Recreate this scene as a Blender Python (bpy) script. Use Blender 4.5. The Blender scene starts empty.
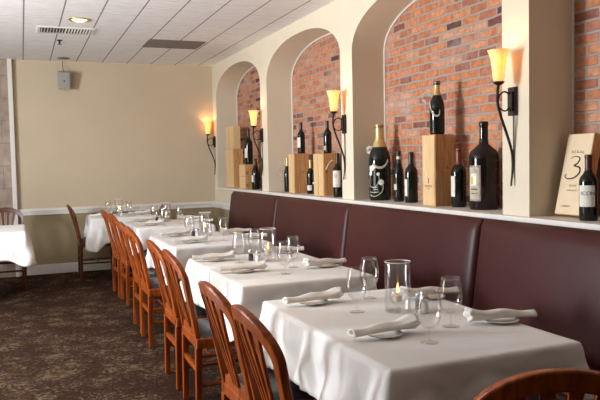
import bpy, bmesh, math, random
from mathutils import Vector, Matrix
random.seed(7)
PI = math.pi
scn = bpy.context.scene
COL = scn.collection

# ------------------------------------------------------------ materials
def new_mat(name):
    m = bpy.data.materials.new(name); m.use_nodes = True
    nt = m.node_tree
    return m, nt, nt.nodes['Principled BSDF']
def N(nt, t, **kw):
    n = nt.nodes.new(t)
    for k, v in kw.items(): setattr(n, k, v)
    return n
def L(nt, a, b): nt.links.new(a, b)
def ramp(nt, stops, interp='LINEAR'):
    r = N(nt, 'ShaderNodeValToRGB'); r.color_ramp.interpolation = interp
    e = r.color_ramp.elements
    while len(e) < len(stops): e.new(0.5)
    for i, (p, c) in enumerate(stops):
        e[i].position = p; e[i].color = (*c, 1)
    return r
def coords(nt, scale=(1,1,1), kind='Object', rot=(0,0,0)):
    tc = N(nt, 'ShaderNodeTexCoord'); mp = N(nt, 'ShaderNodeMapping')
    mp.inputs['Scale'].default_value = scale; mp.inputs['Rotation'].default_value = rot
    L(nt, tc.outputs[kind], mp.inputs['Vector']); return mp.outputs['Vector']
def bump(nt, p, h, strength, dist=0.01):
    b = N(nt, 'ShaderNodeBump'); b.inputs['Strength'].default_value = strength; b.inputs['Distance'].default_value = dist
    L(nt, h, b.inputs['Height']); L(nt, b.outputs['Normal'], p.inputs['Normal'])
def simple(name, c, rough=0.5, metal=0, spec=0.5, noise=0, nscale=20, bmp=0):
    m, nt, p = new_mat(name)
    p.inputs['Base Color'].default_value = (*c, 1); p.inputs['Roughness'].default_value = rough
    p.inputs['Metallic'].default_value = metal; p.inputs['Specular IOR Level'].default_value = spec
    v = coords(nt); n = N(nt, 'ShaderNodeTexNoise'); n.inputs['Scale'].default_value = nscale; n.inputs['Detail'].default_value = 4
    L(nt, v, n.inputs['Vector'])
    k = noise
    r = ramp(nt, [(0.3, tuple(max(0, x*(1-k)) for x in c)), (0.7, tuple(min(1, x*(1+k)) for x in c))])
    L(nt, n.outputs['Fac'], r.inputs['Fac']); L(nt, r.outputs['Color'], p.inputs['Base Color'])
    if bmp: bump(nt, p, n.outputs['Fac'], bmp)
    return m

def wood_mat(name, c1, c2, rough=0.3, scale=(3, 30, 30), coat=0.3):
    m, nt, p = new_mat(name)
    v = coords(nt, scale); n = N(nt, 'ShaderNodeTexNoise')
    n.inputs['Scale'].default_value = 1.5; n.inputs['Detail'].default_value = 5; n.inputs['Distortion'].default_value = 0.6
    L(nt, v, n.inputs['Vector']); r = ramp(nt, [(0.3, c1), (0.7, c2)])
    L(nt, n.outputs['Fac'], r.inputs['Fac']); L(nt, r.outputs['Color'], p.inputs['Base Color'])
    p.inputs['Roughness'].default_value = rough; p.inputs['Coat Weight'].default_value = coat; p.inputs['Coat Roughness'].default_value = 0.2
    return m

M = {}
M['chair_wood'] = wood_mat('cherry stained chair wood', (0.14, 0.022, 0.003), (0.37, 0.080, 0.008), 0.30, (30, 30, 3), 0.0)
M['chair_wood'].node_tree.nodes['Principled BSDF'].inputs['Specular IOR Level'].default_value = 0.4
M['chair_shaded'] = wood_mat('shade-darkened cherry chair wood', (0.06, 0.014, 0.005), (0.15, 0.035, 0.010), 0.3, (30, 30, 3), 0.12)  # same chair wood, lack of window light painted into the colour
M['dark_wood'] = wood_mat('dark table wood', (0.06, 0.025, 0.012), (0.11, 0.045, 0.02), 0.4)
M['cushion'] = simple('charcoal vinyl', (0.022, 0.024, 0.028), 0.42, noise=0.2, nscale=60, bmp=0.1)
M['wall'] = simple('beige wall paint', (0.58, 0.475, 0.335), 0.85, noise=0.025, nscale=2.5)
M['arch'] = simple('cream wall paint', (0.70, 0.62, 0.48), 0.8, noise=0.025, nscale=3)
M['lower'] = simple('khaki wainscot paint', (0.33, 0.255, 0.14), 0.8, noise=0.03, nscale=3)
M['trim'] = simple('white trim paint', (0.74, 0.70, 0.64), 0.5, noise=0.02)
M['iron'] = simple('dark bronze iron', (0.035, 0.026, 0.020), 0.45, metal=0.6, noise=0.4, nscale=80, bmp=0.3)
M['porcelain'] = simple('white porcelain', (0.80, 0.77, 0.72), 0.2, noise=0.01)
M['napkin'] = simple('ivory napkin linen', (0.82, 0.79, 0.74), 0.9, noise=0.04, nscale=50, bmp=0.3)
M['vent_dark'] = simple('dark duct interior', (0.03, 0.025, 0.02), 0.7)
M['vent_white'] = simple('white grille enamel', (0.72, 0.69, 0.65), 0.5, noise=0.02)
M['vent_brown'] = simple('taupe return grille', (0.17, 0.13, 0.105), 0.6, noise=0.15)
M['brass'] = simple('gold trim ring', (0.65, 0.42, 0.18), 0.3, metal=0.9, noise=0.05)
M['grey_plastic'] = simple('grey plastic', (0.34, 0.33, 0.31), 0.5, noise=0.05)
M['steel'] = simple('brushed steel', (0.7, 0.69, 0.68), 0.22, metal=1, noise=0.05)
M['ribbon'] = simple('beige gauze ribbon', (0.60, 0.55, 0.47), 0.8, noise=0.1, nscale=40)
M['ribbon'].node_tree.nodes['Principled BSDF'].inputs['Alpha'].default_value = 0.62
M['linen_top'] = simple('pale cloth wrap', (0.62, 0.57, 0.49), 0.8, noise=0.1, nscale=40)
M['label'] = simple('cream bottle paper', (0.72, 0.69, 0.62), 0.7, noise=0.06, nscale=40)
M['label_old'] = simple('aged label paper', (0.50, 0.43, 0.32), 0.7, noise=0.3, nscale=30)
M['ink'] = simple('black ink', (0.02, 0.018, 0.016), 0.6)
M['pale_ink'] = simple('brown stamp ink', (0.20, 0.10, 0.05), 0.7, noise=0.2)
M['red_foil'] = simple('red foil', (0.20, 0.035, 0.02), 0.35, noise=0.1)
M['brown_foil'] = simple('brown foil', (0.07, 0.03, 0.02), 0.35, noise=0.1)
M['label_grey'] = simple('grey framed label', (0.22, 0.19, 0.16), 0.4, noise=0.15)
M['gold_foil'] = simple('gold foil', (0.62, 0.45, 0.20), 0.35, metal=0.5, noise=0.15, nscale=60)
M['black_foil'] = simple('black foil', (0.02, 0.018, 0.018), 0.35)
M['wax'] = simple('candle wax', (0.80, 0.70, 0.55), 0.6)
M['salt'] = simple('white salt', (0.85, 0.84, 0.82), 0.8, noise=0.03, nscale=200)
M['pepper'] = simple('ground pepper', (0.05, 0.04, 0.035), 0.9, noise=0.5, nscale=200)
M['flower'] = simple('white enamel flowers', (0.74, 0.78, 0.66), 0.5, noise=0.08)
M['pine_edge'] = wood_mat('pale pine', (0.62, 0.40, 0.19), (0.74, 0.53, 0.29), 0.6, (4, 25, 2), 0)

def pine(name, c1, c2):
    m, nt, p = new_mat(name)
    v = coords(nt, (14, 14, 1.6)); n = N(nt, 'ShaderNodeTexNoise')
    n.inputs['Scale'].default_value = 2.2; n.inputs['Detail'].default_value = 5; n.inputs['Distortion'].default_value = 1.6
    L(nt, v, n.inputs['Vector']); r = ramp(nt, [(0.28, c1), (0.62, c2)])
    L(nt, n.outputs['Fac'], r.inputs['Fac'])
    v2 = coords(nt, (1, 1, 0.75)); vo = N(nt, 'ShaderNodeTexVoronoi'); vo.inputs['Scale'].default_value = 9
    L(nt, v2, vo.inputs['Vector']); r2 = ramp(nt, [(0.05, (0.30, 0.14, 0.06)), (0.16, (1, 1, 1))]); L(nt, vo.outputs['Distance'], r2.inputs['Fac'])
    mx = N(nt, 'ShaderNodeMix', data_type='RGBA', blend_type='MULTIPLY'); mx.inputs['Factor'].default_value = 0.75
    L(nt, r.outputs['Color'], mx.inputs['A']); L(nt, r2.outputs['Color'], mx.inputs['B']); L(nt, mx.outputs['Result'], p.inputs['Base Color'])
    p.inputs['Roughness'].default_value = 0.6
    return m
M['pine'] = pine('knotty pine', (0.42, 0.19, 0.065), (0.64, 0.36, 0.145))
M['pine_pale'] = simple('smooth pale wood', (0.76, 0.60, 0.40), 0.6, noise=0.06, nscale=8)

def bottle_glass(name, c):
    m, nt, p = new_mat(name)
    v = coords(nt); n = N(nt, 'ShaderNodeTexNoise'); n.inputs['Scale'].default_value = 6; L(nt, v, n.inputs['Vector'])
    r = ramp(nt, [(0.3, c), (0.7, tuple(x*1.4 for x in c))]); L(nt, n.outputs['Fac'], r.inputs['Fac']); L(nt, r.outputs['Color'], p.inputs['Base Color'])
    p.inputs['Roughness'].default_value = 0.08; p.inputs['Specular IOR Level'].default_value = 0.42
    return m
M['bottle_black'] = bottle_glass('black green bottle glass', (0.006, 0.008, 0.006))
M['bottle_brown'] = bottle_glass('brown bottle glass', (0.008, 0.0035, 0.0025))

# thin clear glass
def clear_glass():
    m = bpy.data.materials.new('clear thin glass'); m.use_nodes = True; nt = m.node_tree
    nt.nodes.remove(nt.nodes['Principled BSDF']); out = nt.nodes['Material Output']
    t = N(nt, 'ShaderNodeBsdfTransparent'); t.inputs['Color'].default_value = (0.985, 0.985, 0.985, 1)
    g = N(nt, 'ShaderNodeBsdfGlossy'); g.inputs['Roughness'].default_value = 0.03
    lw = N(nt, 'ShaderNodeLayerWeight'); lw.inputs['Blend'].default_value = 0.32
    r = ramp(nt, [(0.0, (0.055,)*3), (0.5, (0.13,)*3), (0.8, (0.42,)*3), (1.0, (0.95,)*3)])
    mx = N(nt, 'ShaderNodeMixShader')
    L(nt, lw.outputs['Facing'], r.inputs['Fac']); L(nt, r.outputs['Color'], mx.inputs['Fac'])
    L(nt, t.outputs[0], mx.inputs[1]); L(nt, g.outputs[0], mx.inputs[2]); L(nt, mx.outputs[0], out.inputs['Surface'])
    return m
M['glass'] = clear_glass()

def emis(name, c, s, base=(0.8, 0.6, 0.3)):
    m, nt, p = new_mat(name)
    p.inputs['Base Color'].default_value = (*base, 1); p.inputs['Roughness'].default_value = 0.4
    p.inputs['Emission Color'].default_value = (*c, 1); p.inputs['Emission Strength'].default_value = s
    v = coords(nt); n = N(nt, 'ShaderNodeTexNoise'); n.inputs['Scale'].default_value = 12; L(nt, v, n.inputs['Vector'])
    r = ramp(nt, [(0.35, tuple(x*0.75 for x in c)), (0.65, c)]); L(nt, n.outputs['Fac'], r.inputs['Fac']); L(nt, r.outputs['Color'], p.inputs['Emission Color'])
    return m
M['flame'] = emis('candle flame', (1.0, 0.48, 0.10), 9)
M['lamp'] = emis('warm lamp bulb', (1.0, 0.62, 0.26), 5)
# lit alabaster glass: glows, and lets some of the window light through
def shade_mat():
    m, nt, p = new_mat('lit amber glass')
    p.inputs['Base Color'].default_value = (0.85, 0.60, 0.30, 1); p.inputs['Roughness'].default_value = 0.35
    v = coords(nt); s = N(nt, 'ShaderNodeSeparateXYZ'); L(nt, v, s.inputs[0])
    n = N(nt, 'ShaderNodeTexNoise'); n.inputs['Scale'].default_value = 14; L(nt, v, n.inputs['Vector'])
    r = ramp(nt, [(0.35, (1.0, 0.52, 0.13)), (0.65, (1.0, 0.70, 0.30))]); L(nt, n.outputs['Fac'], r.inputs['Fac'])
    L(nt, r.outputs['Color'], p.inputs['Emission Color']); p.inputs['Emission Strength'].default_value = 0.62
    t = N(nt, 'ShaderNodeBsdfTransparent'); t.inputs['Color'].default_value = (1.0, 0.78, 0.50, 1)
    mx = N(nt, 'ShaderNodeMixShader'); mx.inputs['Fac'].default_value = 0.30
    out = nt.nodes['Material Output']
    L(nt, p.outputs[0], mx.inputs[1]); L(nt, t.outputs[0], mx.inputs[2]); L(nt, mx.outputs[0], out.inputs['Surface'])
    return m
M['shade'] = shade_mat()

def cloth_mat():
    m, nt, p = new_mat('white table linen')
    v = coords(nt); n = N(nt, 'ShaderNodeTexNoise'); n.inputs['Scale'].default_value = 3.2; n.inputs['Detail'].default_value = 3; n.inputs['Distortion'].default_value = 0.4
    L(nt, v, n.inputs['Vector'])
    r = ramp(nt, [(0.3, (0.735, 0.72, 0.70)), (0.7, (0.79, 0.775, 0.755))]); L(nt, n.outputs['Fac'], r.inputs['Fac']); L(nt, r.outputs['Color'], p.inputs['Base Color'])
    p.inputs['Roughness'].default_value = 0.85; p.inputs['Sheen Weight'].default_value = 0.15
    bump(nt, p, n.outputs['Fac'], 0.35, 0.02)
    return m
M['cloth'] = cloth_mat()

def leather_mat():
    m, nt, p = new_mat('burgundy leather')
    v = coords(nt); n = N(nt, 'ShaderNodeTexNoise'); n.inputs['Scale'].default_value = 1.8; n.inputs['Detail'].default_value = 6
    L(nt, v, n.inputs['Vector'])
    r = ramp(nt, [(0.3, (0.044, 0.0088, 0.0085)), (0.7, (0.062, 0.0135, 0.012))]); L(nt, n.outputs['Fac'], r.inputs['Fac']); L(nt, r.outputs['Color'], p.inputs['Base Color'])
    vo = N(nt, 'ShaderNodeTexVoronoi'); vo.inputs['Scale'].default_value = 260; L(nt, v, vo.inputs['Vector'])
    bump(nt, p, vo.outputs['Distance'], 0.12, 0.002)
    p.inputs['Roughness'].default_value = 0.42; p.inputs['Specular IOR Level'].default_value = 0.27
    return m
M['leather'] = leather_mat()

def brick_mat():
    m, nt, p = new_mat('old orange brick')
    tc = N(nt, 'ShaderNodeTexCoord'); s = N(nt, 'ShaderNodeSeparateXYZ'); c = N(nt, 'ShaderNodeCombineXYZ')
    L(nt, tc.outputs['Object'], s.inputs[0]); L(nt, s.outputs['Y'], c.inputs['X']); L(nt, s.outputs['Z'], c.inputs['Y'])
    nz = N(nt, 'ShaderNodeTexNoise'); nz.inputs['Scale'].default_value = 10; nz.inputs['Detail'].default_value = 5; L(nt, c.outputs[0], nz.inputs['Vector'])
    mad = N(nt, 'ShaderNodeVectorMath', operation='MULTIPLY_ADD'); mad.inputs[1].default_value = (0.034, 0.026, 0)
    L(nt, nz.outputs['Color'], mad.inputs[0]); L(nt, c.outputs[0], mad.inputs[2])
    b = N(nt, 'ShaderNodeTexBrick'); b.offset = 0.5
    b.inputs['Color1'].default_value = (0, 0, 0, 1); b.inputs['Color2'].default_value = (1, 1, 1, 1); b.inputs['Mortar'].default_value = (0.5, 0.5, 0.5, 1)
    b.inputs['Scale'].default_value = 1; b.inputs['Mortar Size'].default_value = 0.0100; b.inputs['Mortar Smooth'].default_value = 0.45
    b.inputs['Brick Width'].default_value = 0.185; b.inputs['Row Height'].default_value = 0.060; b.inputs['Bias'].default_value = 0
    L(nt, mad.outputs[0], b.inputs['Vector'])
    r = ramp(nt, [(0.0, (0.085, 0.035, 0.030)), (0.06, (0.24, 0.085, 0.055)), (0.18, (0.38, 0.145, 0.085)), (0.5, (0.50, 0.185, 0.080)), (0.8, (0.58, 0.235, 0.105)), (1.0, (0.53, 0.28, 0.17))])
    L(nt, b.outputs['Color'], r.inputs['Fac'])
    n2 = N(nt, 'ShaderNodeTexNoise'); n2.inputs['Scale'].default_value = 22; n2.inputs['Detail'].default_value = 5; L(nt, c.outputs[0], n2.inputs['Vector'])
    r2 = ramp(nt, [(0.3, (0.68, 0.65, 0.64)), (0.62, (1.12, 1.10, 1.08))]); L(nt, n2.outputs['Fac'], r2.inputs['Fac'])
    mu = N(nt, 'ShaderNodeMix', data_type='RGBA', blend_type='MULTIPLY'); mu.inputs['Factor'].default_value = 1
    L(nt, r.outputs['Color'], mu.inputs['A']); L(nt, r2.outputs['Color'], mu.inputs['B'])
    # old lime wash rubbed over parts of the wall
    n3 = N(nt, 'ShaderNodeTexNoise'); n3.inputs['Scale'].default_value = 3.5; n3.inputs['Detail'].default_value = 7; L(nt, c.outputs[0], n3.inputs['Vector'])
    r3 = ramp(nt, [(0.52, (0, 0, 0)), (0.72, (0.55, 0.55, 0.55))]); L(nt, n3.outputs['Fac'], r3.inputs['Fac'])
    m2 = N(nt, 'ShaderNodeMix', data_type='RGBA'); m2.inputs['B'].default_value = (0.50, 0.40, 0.34, 1)
    L(nt, r3.outputs['Color'], m2.inputs['Factor']); L(nt, mu.outputs['Result'], m2.inputs['A'])
    mm = N(nt, 'ShaderNodeMix', data_type='RGBA'); mm.inputs['B'].default_value = (0.36, 0.29, 0.245, 1)
    L(nt, b.outputs['Fac'], mm.inputs['Factor']); L(nt, m2.outputs['Result'], mm.inputs['A']); L(nt, mm.outputs['Result'], p.inputs['Base Color'])
    p.inputs['Roughness'].default_value = 0.85
    inv = N(nt, 'ShaderNodeMath', operation='SUBTRACT'); inv.inputs[0].default_value = 1; L(nt, b.outputs['Fac'], inv.inputs[1])
    ad = N(nt, 'ShaderNodeMath', operation='MULTIPLY_ADD'); ad.inputs[1].default_value = 0.4; L(nt, n2.outputs['Fac'], ad.inputs[0]); L(nt, inv.outputs[0], ad.inputs[2])
    bump(nt, p, ad.outputs[0], 0.7, 0.012)
    return m
M['brick'] = brick_mat()

def ceiling_mat():
    m, nt, p = new_mat('ceiling tiles')
    tc = N(nt, 'ShaderNodeTexCoord')
    def grid(vscale, off, ms):
        mp = N(nt, 'ShaderNodeMapping'); mp.inputs['Location'].default_value = off; L(nt, tc.outputs['Object'], mp.inputs['Vector'])
        b = N(nt, 'ShaderNodeTexBrick'); b.offset = 0; b.inputs['Scale'].default_value = 1
        b.inputs['Brick Width'].default_value = vscale[0]; b.inputs['Row Height'].default_value = vscale[1]
        b.inputs['Mortar Size'].default_value = ms; b.inputs['Mortar Smooth'].default_value = 0.1
        b.inputs['Color1'].default_value = (0, 0, 0, 1); b.inputs['Color2'].default_value = (1, 1, 1, 1)
        L(nt, mp.outputs[0], b.inputs['Vector']); return b
    a = grid((0.32, 400), (-0.07, 200, 0), 0.0065)     # dark joints along the room
    f = grid((400, 0.32), (200, 0, 0), 0.004)         # fine joints across
    st = grid((0.32, 0.064), (-0.07, 0, 0), 0.004)
    n = N(nt, 'ShaderNodeTexNoise'); n.inputs['Scale'].default_value = 30; n.inputs['Detail'].default_value = 6
    mp = N(nt, 'ShaderNodeMapping'); mp.inputs['Scale'].default_value = (0.25, 1, 1); L(nt, tc.outputs['Object'], mp.inputs['Vector']); L(nt, mp.outputs[0], n.inputs['Vector'])
    r = ramp(nt, [(0.35, (0.78, 0.77, 0.765)), (0.6, (0.88, 0.87, 0.865))]); L(nt, n.outputs['Fac'], r.inputs['Fac'])
    prev = r.outputs['Color']
    for fac, k, col in ((st, 0.34, (0.42, 0.39, 0.38)), (f, 0.62, (0.40, 0.37, 0.36)), (a, 0.88, (0.17, 0.14, 0.13))):
        mul = N(nt, 'ShaderNodeMath', operation='MULTIPLY'); mul.inputs[1].default_value = k; L(nt, fac.outputs['Fac'], mul.inputs[0])
        mx = N(nt, 'ShaderNodeMix', data_type='RGBA'); mx.inputs['B'].default_value = (*col, 1)
        L(nt, mul.outputs[0], mx.inputs['Factor']); L(nt, prev, mx.inputs['A']); prev = mx.outputs['Result']
    L(nt, prev, p.inputs['Base Color']); p.inputs['Roughness'].default_value = 0.9
    bump(nt, p, n.outputs['Fac'], 0.3, 0.005)
    return m
M['ceiling'] = ceiling_mat()

def carpet_mat():
    m, nt, p = new_mat('brown leaf carpet')
    v = coords(nt)
    n = N(nt, 'ShaderNodeTexNoise'); n.inputs['Scale'].default_value = 15; n.inputs['Detail'].default_value = 5; n.inputs['Roughness'].default_value = 0.75; n.inputs['Distortion'].default_value = 2.5
    L(nt, v, n.inputs['Vector'])
    vo = N(nt, 'ShaderNodeTexVoronoi'); vo.inputs['Scale'].default_value = 5; L(nt, v, vo.inputs['Vector'])
    sub = N(nt, 'ShaderNodeMath', operation='MULTIPLY_ADD'); sub.inputs[1].default_value = -0.16; L(nt, vo.outputs['Distance'], sub.inputs[0]); L(nt, n.outputs['Fac'], sub.inputs[2])
    r = ramp(nt, [(0.40, (0.036, 0.018, 0.012)), (0.46, (0.062, 0.034, 0.022)), (0.54, (0.155, 0.106, 0.064))]); L(nt, sub.outputs[0], r.inputs['Fac'])
    L(nt, r.outputs['Color'], p.inputs['Base Color']); p.inputs['Roughness'].default_value = 1; p.inputs['Specular IOR Level'].default_value = 0.05
    n2 = N(nt, 'ShaderNodeTexNoise'); n2.inputs['Scale'].default_value = 300; L(nt, v, n2.inputs['Vector']); bump(nt, p, n2.outputs['Fac'], 0.5, 0.01)
    return m
M['carpet'] = carpet_mat()

def stone_mat():
    m, nt, p = new_mat('rose travertine tiles')
    tc = N(nt, 'ShaderNodeTexCoord'); s = N(nt, 'ShaderNodeSeparateXYZ'); c = N(nt, 'ShaderNodeCombineXYZ')
    L(nt, tc.outputs['Object'], s.inputs[0]); L(nt, s.outputs['X'], c.inputs['X']); L(nt, s.outputs['Z'], c.inputs['Y'])
    b = N(nt, 'ShaderNodeTexBrick'); b.offset = 0.5; b.inputs['Scale'].default_value = 1; b.inputs['Brick Width'].default_value = 0.42; b.inputs['Row Height'].default_value = 0.28
    b.inputs['Mortar Size'].default_value = 0.004; b.inputs['Color1'].default_value = (0.36, 0.27, 0.21, 1); b.inputs['Color2'].default_value = (0.42, 0.33, 0.27, 1); b.inputs['Mortar'].default_value = (0.25, 0.19, 0.15, 1)
    L(nt, c.outputs[0], b.inputs['Vector'])
    n = N(nt, 'ShaderNodeTexNoise'); n.inputs['Scale'].default_value = 9; n.inputs['Detail'].default_value = 6; L(nt, tc.outputs['Object'], n.inputs['Vector'])
    r = ramp(nt, [(0.3, (0.72, 0.7, 0.7)), (0.7, (1.1, 1.08, 1.05))]); L(nt, n.outputs['Fac'], r.inputs['Fac'])
    mu = N(nt, 'ShaderNodeMix', data_type='RGBA', blend_type='MULTIPLY'); mu.inputs['Factor'].default_value = 1
    L(nt, b.outputs['Color'], mu.inputs['A']); L(nt, r.outputs['Color'], mu.inputs['B']); L(nt, mu.outputs['Result'], p.inputs['Base Color'])
    p.inputs['Roughness'].default_value = 0.5
    return m
M['stone'] = stone_mat()

# ------------------------------------------------------------ mesh helpers
def obj(name, bm, mat, parent=None, smooth=False, bevel=0, kind=None, label=None, autosmooth=None):
    bmesh.ops.recalc_face_normals(bm, faces=bm.faces)
    me = bpy.data.meshes.new(name); bm.to_mesh(me); bm.free()
    me.materials.append(M[mat])
    o = bpy.data.objects.new(name, me); COL.objects.link(o)
    if parent is not None: o.parent = parent
    if smooth:
        for p in me.polygons: p.use_smooth = True
        if autosmooth is not None:
            me.set_sharp_from_angle(angle=math.radians(autosmooth))
    if bevel:
        b = o.modifiers.new('bevel', 'BEVEL'); b.width = bevel; b.segments = 2; b.limit_method = 'ANGLE'
    if kind: o['kind'] = kind
    if label: o['label'] = label
    return o
def tag(o, label, cat, group=None, kind=None):
    o['label'] = label; o['category'] = cat
    if group: o['group'] = group
    if kind: o['kind'] = kind
    return o
def thing(name, label, cat, loc=(0, 0, 0), rz=0, group=None):
    o = bpy.data.objects.new(name, None); COL.objects.link(o)
    o.location = loc; o.rotation_euler = (0, 0, rz); o.empty_display_size = 0.1
    return tag(o, label, cat, group)
def dup(root, loc, rz, label, group=None):
    def cp(o, par):
        c = o.copy(); COL.objects.link(c)
        if par is not None: c.parent = par
        for ch in list(kids[o]): cp(ch, c)
        return c
    kids = {}
    def walk(o):
        kids[o] = list(o.children)
        for k in kids[o]: walk(k)
    walk(root)
    r = cp(root, None); r.location = loc; r.rotation_euler = (0, 0, rz); r['label'] = label
    if group: r['group'] = group
    return r
def box(bm, x0, x1, y0, y1, z0, z1, mat=None):
    vs = [bm.verts.new((x, y, z)) for x in (x0, x1) for y in (y0, y1) for z in (z0, z1)]
    if mat is not None:
        for v in vs: v.co = mat @ v.co
    for f in ((0,1,3,2),(4,6,7,5),(0,4,5,1),(2,3,7,6),(0,2,6,4),(1,5,7,3)): bm.faces.new([vs[i] for i in f])
    return vs
def hexa(bm, bottom, top):
    a = [bm.verts.new(p) for p in bottom]; b = [bm.verts.new(p) for p in top]
    bm.faces.new(a[::-1]); bm.faces.new(b)
    for i in range(4): bm.faces.new((a[i], a[(i+1) % 4], b[(i+1) % 4], b[i]))
def lathe(bm, prof, n=24, cap=True, c=(0, 0, 0)):
    rings = []
    for r, z in prof:
        if r < 1e-5: rings.append([bm.verts.new((c[0], c[1], c[2]+z))])
        else: rings.append([bm.verts.new((c[0]+r*math.cos(2*PI*i/n), c[1]+r*math.sin(2*PI*i/n), c[2]+z)) for i in range(n)])
    for a, b in zip(rings, rings[1:]):
        for i in range(n):
            j = (i+1) % n
            if len(a) == 1 and len(b) == 1: continue
            if len(a) == 1: bm.faces.new((a[0], b[j], b[i]))
            elif len(b) == 1: bm.faces.new((a[i], a[j], b[0]))
            else: bm.faces.new((a[i], a[j], b[j], b[i]))
    if cap:
        for r in (rings[0], rings[-1]):
            if len(r) > 2: bm.faces.new(r)
def tube(bm, pts, rad, n=8):
    pts = [Vector(p) for p in pts]
    rr = rad if isinstance(rad, (list, tuple)) else [rad]*len(pts)
    rings = []; up = Vector((0.13, 0.97, 0.2)).normalized()
    for i, p in enumerate(pts):
        d = (pts[min(i+1, len(pts)-1)] - pts[max(i-1, 0)]).normalized()
        u = d.cross(up).normalized(); w = d.cross(u)
        rings.append([bm.verts.new(p + rr[i]*(math.cos(2*PI*k/n)*u + math.sin(2*PI*k/n)*w)) for k in range(n)])
    for a, b in zip(rings, rings[1:]):
        for k in range(n): bm.faces.new((a[k], a[(k+1) % n], b[(k+1) % n], b[k]))
    bm.faces.new(rings[0]); bm.faces.new(rings[-1])
def spline(pts, n=6):
    P = [Vector(p) for p in pts]; P = [2*P[0]-P[1]] + P + [2*P[-1]-P[-2]]; out = []
    for i in range(1, len(P)-2):
        for k in range(n):
            t = k/n
            out.append(0.5*((2*P[i]) + (P[i+1]-P[i-1])*t + (2*P[i-1]-5*P[i]+4*P[i+1]-P[i+2])*t*t + (3*P[i]-P[i-1]-3*P[i+1]+P[i+2])*t**3))
    out.append(P[-2]); return out
def text_verts(body, size):
    cu = bpy.data.curves.new('writing', 'FONT'); cu.body = body; cu.size = size; cu.align_x = 'CENTER'; cu.align_y = 'CENTER'
    o = bpy.data.objects.new('writing', cu); COL.objects.link(o)
    dg = bpy.context.evaluated_depsgraph_get(); me = bpy.data.meshes.new_from_object(o.evaluated_get(dg))
    v = [tuple(x.co) for x in me.vertices]; f = [tuple(p.vertices) for p in me.polygons]
    bpy.data.objects.remove(o); bpy.data.curves.remove(cu); bpy.data.meshes.remove(me)
    return v, f
def add_flat(bm, verts, faces, fn):
    vs = [bm.verts.new(fn(x, y)) for x, y, _ in verts]
    for f in faces:
        try: bm.faces.new([vs[i] for i in f])
        except ValueError: pass

# ------------------------------------------------------------ room
XW, XB, YB, ZC = 2.51, 2.81, 9.40, 2.731
ZL = 1.056            # top of the ledge
ARCH = [(7.348, 9.222), (5.255, 7.129), (3.162, 5.036), (1.069, 2.943), (-1.024, 0.850)]
def struct(name, bm, mat, **k):
    o = obj(name, bm, mat, **k); o['kind'] = 'structure'; return o

bm = bmesh.new(); box(bm, -5.0, 3.0, -2.5, YB+0.15, -0.1, 0); struct('floor', bm, 'carpet')
bm = bmesh.new(); box(bm, -5.0, 3.0, -2.5, YB+0.15, ZC, ZC+0.1); struct('ceiling', bm, 'ceiling')
bm = bmesh.new(); box(bm, -5.0, 3.0, YB, YB+0.15, 0.80, ZC); struct('wall_back', bm, 'wall')
bm = bmesh.new(); box(bm, -5.0, 3.0, YB, YB+0.15, 0, 0.80); struct('wall_back_lower', bm, 'lower')
bm = bmesh.new(); box(bm, -5.0, -0.118, YB-0.05, YB, 0, ZC); struct('wall_left_stone', bm, 'stone')
bm = bmesh.new(); box(bm, -0.118, -0.065, YB-0.065, YB, 0, ZC); struct('trim_1', bm, 'trim', bevel=0.004)
# chair rail and baseboards
bm = bmesh.new(); box(bm, -0.065, XW-0.02, YB-0.022, YB, 0.765, 0.848); box(bm, -0.065, XW-0.02, YB-0.032, YB, 0.813, 0.831)
struct('trim_2', bm, 'trim', bevel=0.003)
bm = bmesh.new(); box(bm, XW-0.022, XW, 8.17, YB, 0.765, 0.848); box(bm, XW-0.032, XW, 8.17, YB, 0.813, 0.831)
struct('trim_3', bm, 'trim', bevel=0.003)
bm = bmesh.new(); box(bm, -0.065, XW-0.015, YB-0.018, YB, 0, 0.125); struct('baseboard_back', bm, 'trim', bevel=0.003)
bm = bmesh.new(); box(bm, XW-0.018, XW, 8.17, YB, 0, 0.125); struct('baseboard_right', bm, 'trim', bevel=0.003)

# right wall with arched niches
def arch_curve(a, b, n=48):
    cy, hw, zs, rise, e = (a+b)/2, (b-a)/2, 2.245, 0.365, 2.25
    pts = []
    for i in range(n+1):
        t = PI*i/n; c, s = math.cos(t), math.sin(t)
        pts.append((cy + hw*math.copysign(abs(c)**(2/e), c), zs + rise*abs(s)**(2/e)))
    return pts     # from far (b) to near (a)
bm = bmesh.new()
def quad(bm, pts): bm.faces.new([bm.verts.new(p) for p in pts])
Y0 = -2.0
quad(bm, [(XW, Y0, 0.80), (XW, YB, 0.80), (XW, YB, ZL-0.005), (XW, Y0, ZL-0.005)])
edges = [YB] + [v for a, b in ARCH for v in (b, a)] + [Y0]
for i in range(0, len(edges), 2):
    quad(bm, [(XW, edges[i], ZL-0.005), (XW, edges[i+1], ZL-0.005), (XW, edges[i+1], ZC), (XW, edges[i], ZC)])
for a, b in ARCH:
    c = arch_curve(a, b)
    c = [(b, ZL-0.005)] + c + [(a, ZL-0.005)]
    pv = None
    for (y0, z0), (y1, z1) in zip(c[1:-1], c[2:-1]):
        quad(bm, [(XW, y0, z0), (XW, y1, z1), (XW, y1, ZC), (XW, y0, ZC)])
    f = [bm.verts.new((XW, y, z)) for y, z in c]; g = [bm.verts.new((XB, y, z)) for y, z in c]
    for i in range(len(c)-1): bm.faces.new((f[i], f[i+1], g[i+1], g[i]))
me = struct('wall_right', bm, 'arch', smooth=True, autosmooth=35)
bm = bmesh.new(); quad(bm, [(XW, Y0, 0), (XW, YB, 0), (XW, YB, 0.8), (XW, Y0, 0.8)]); struct('wall_right_lower', bm, 'lower')
bm = bmesh.new(); box(bm, XB, XB+0.1, Y0, YB, ZL-0.03, ZC); struct('wall_right_brick', bm, 'brick')
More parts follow.
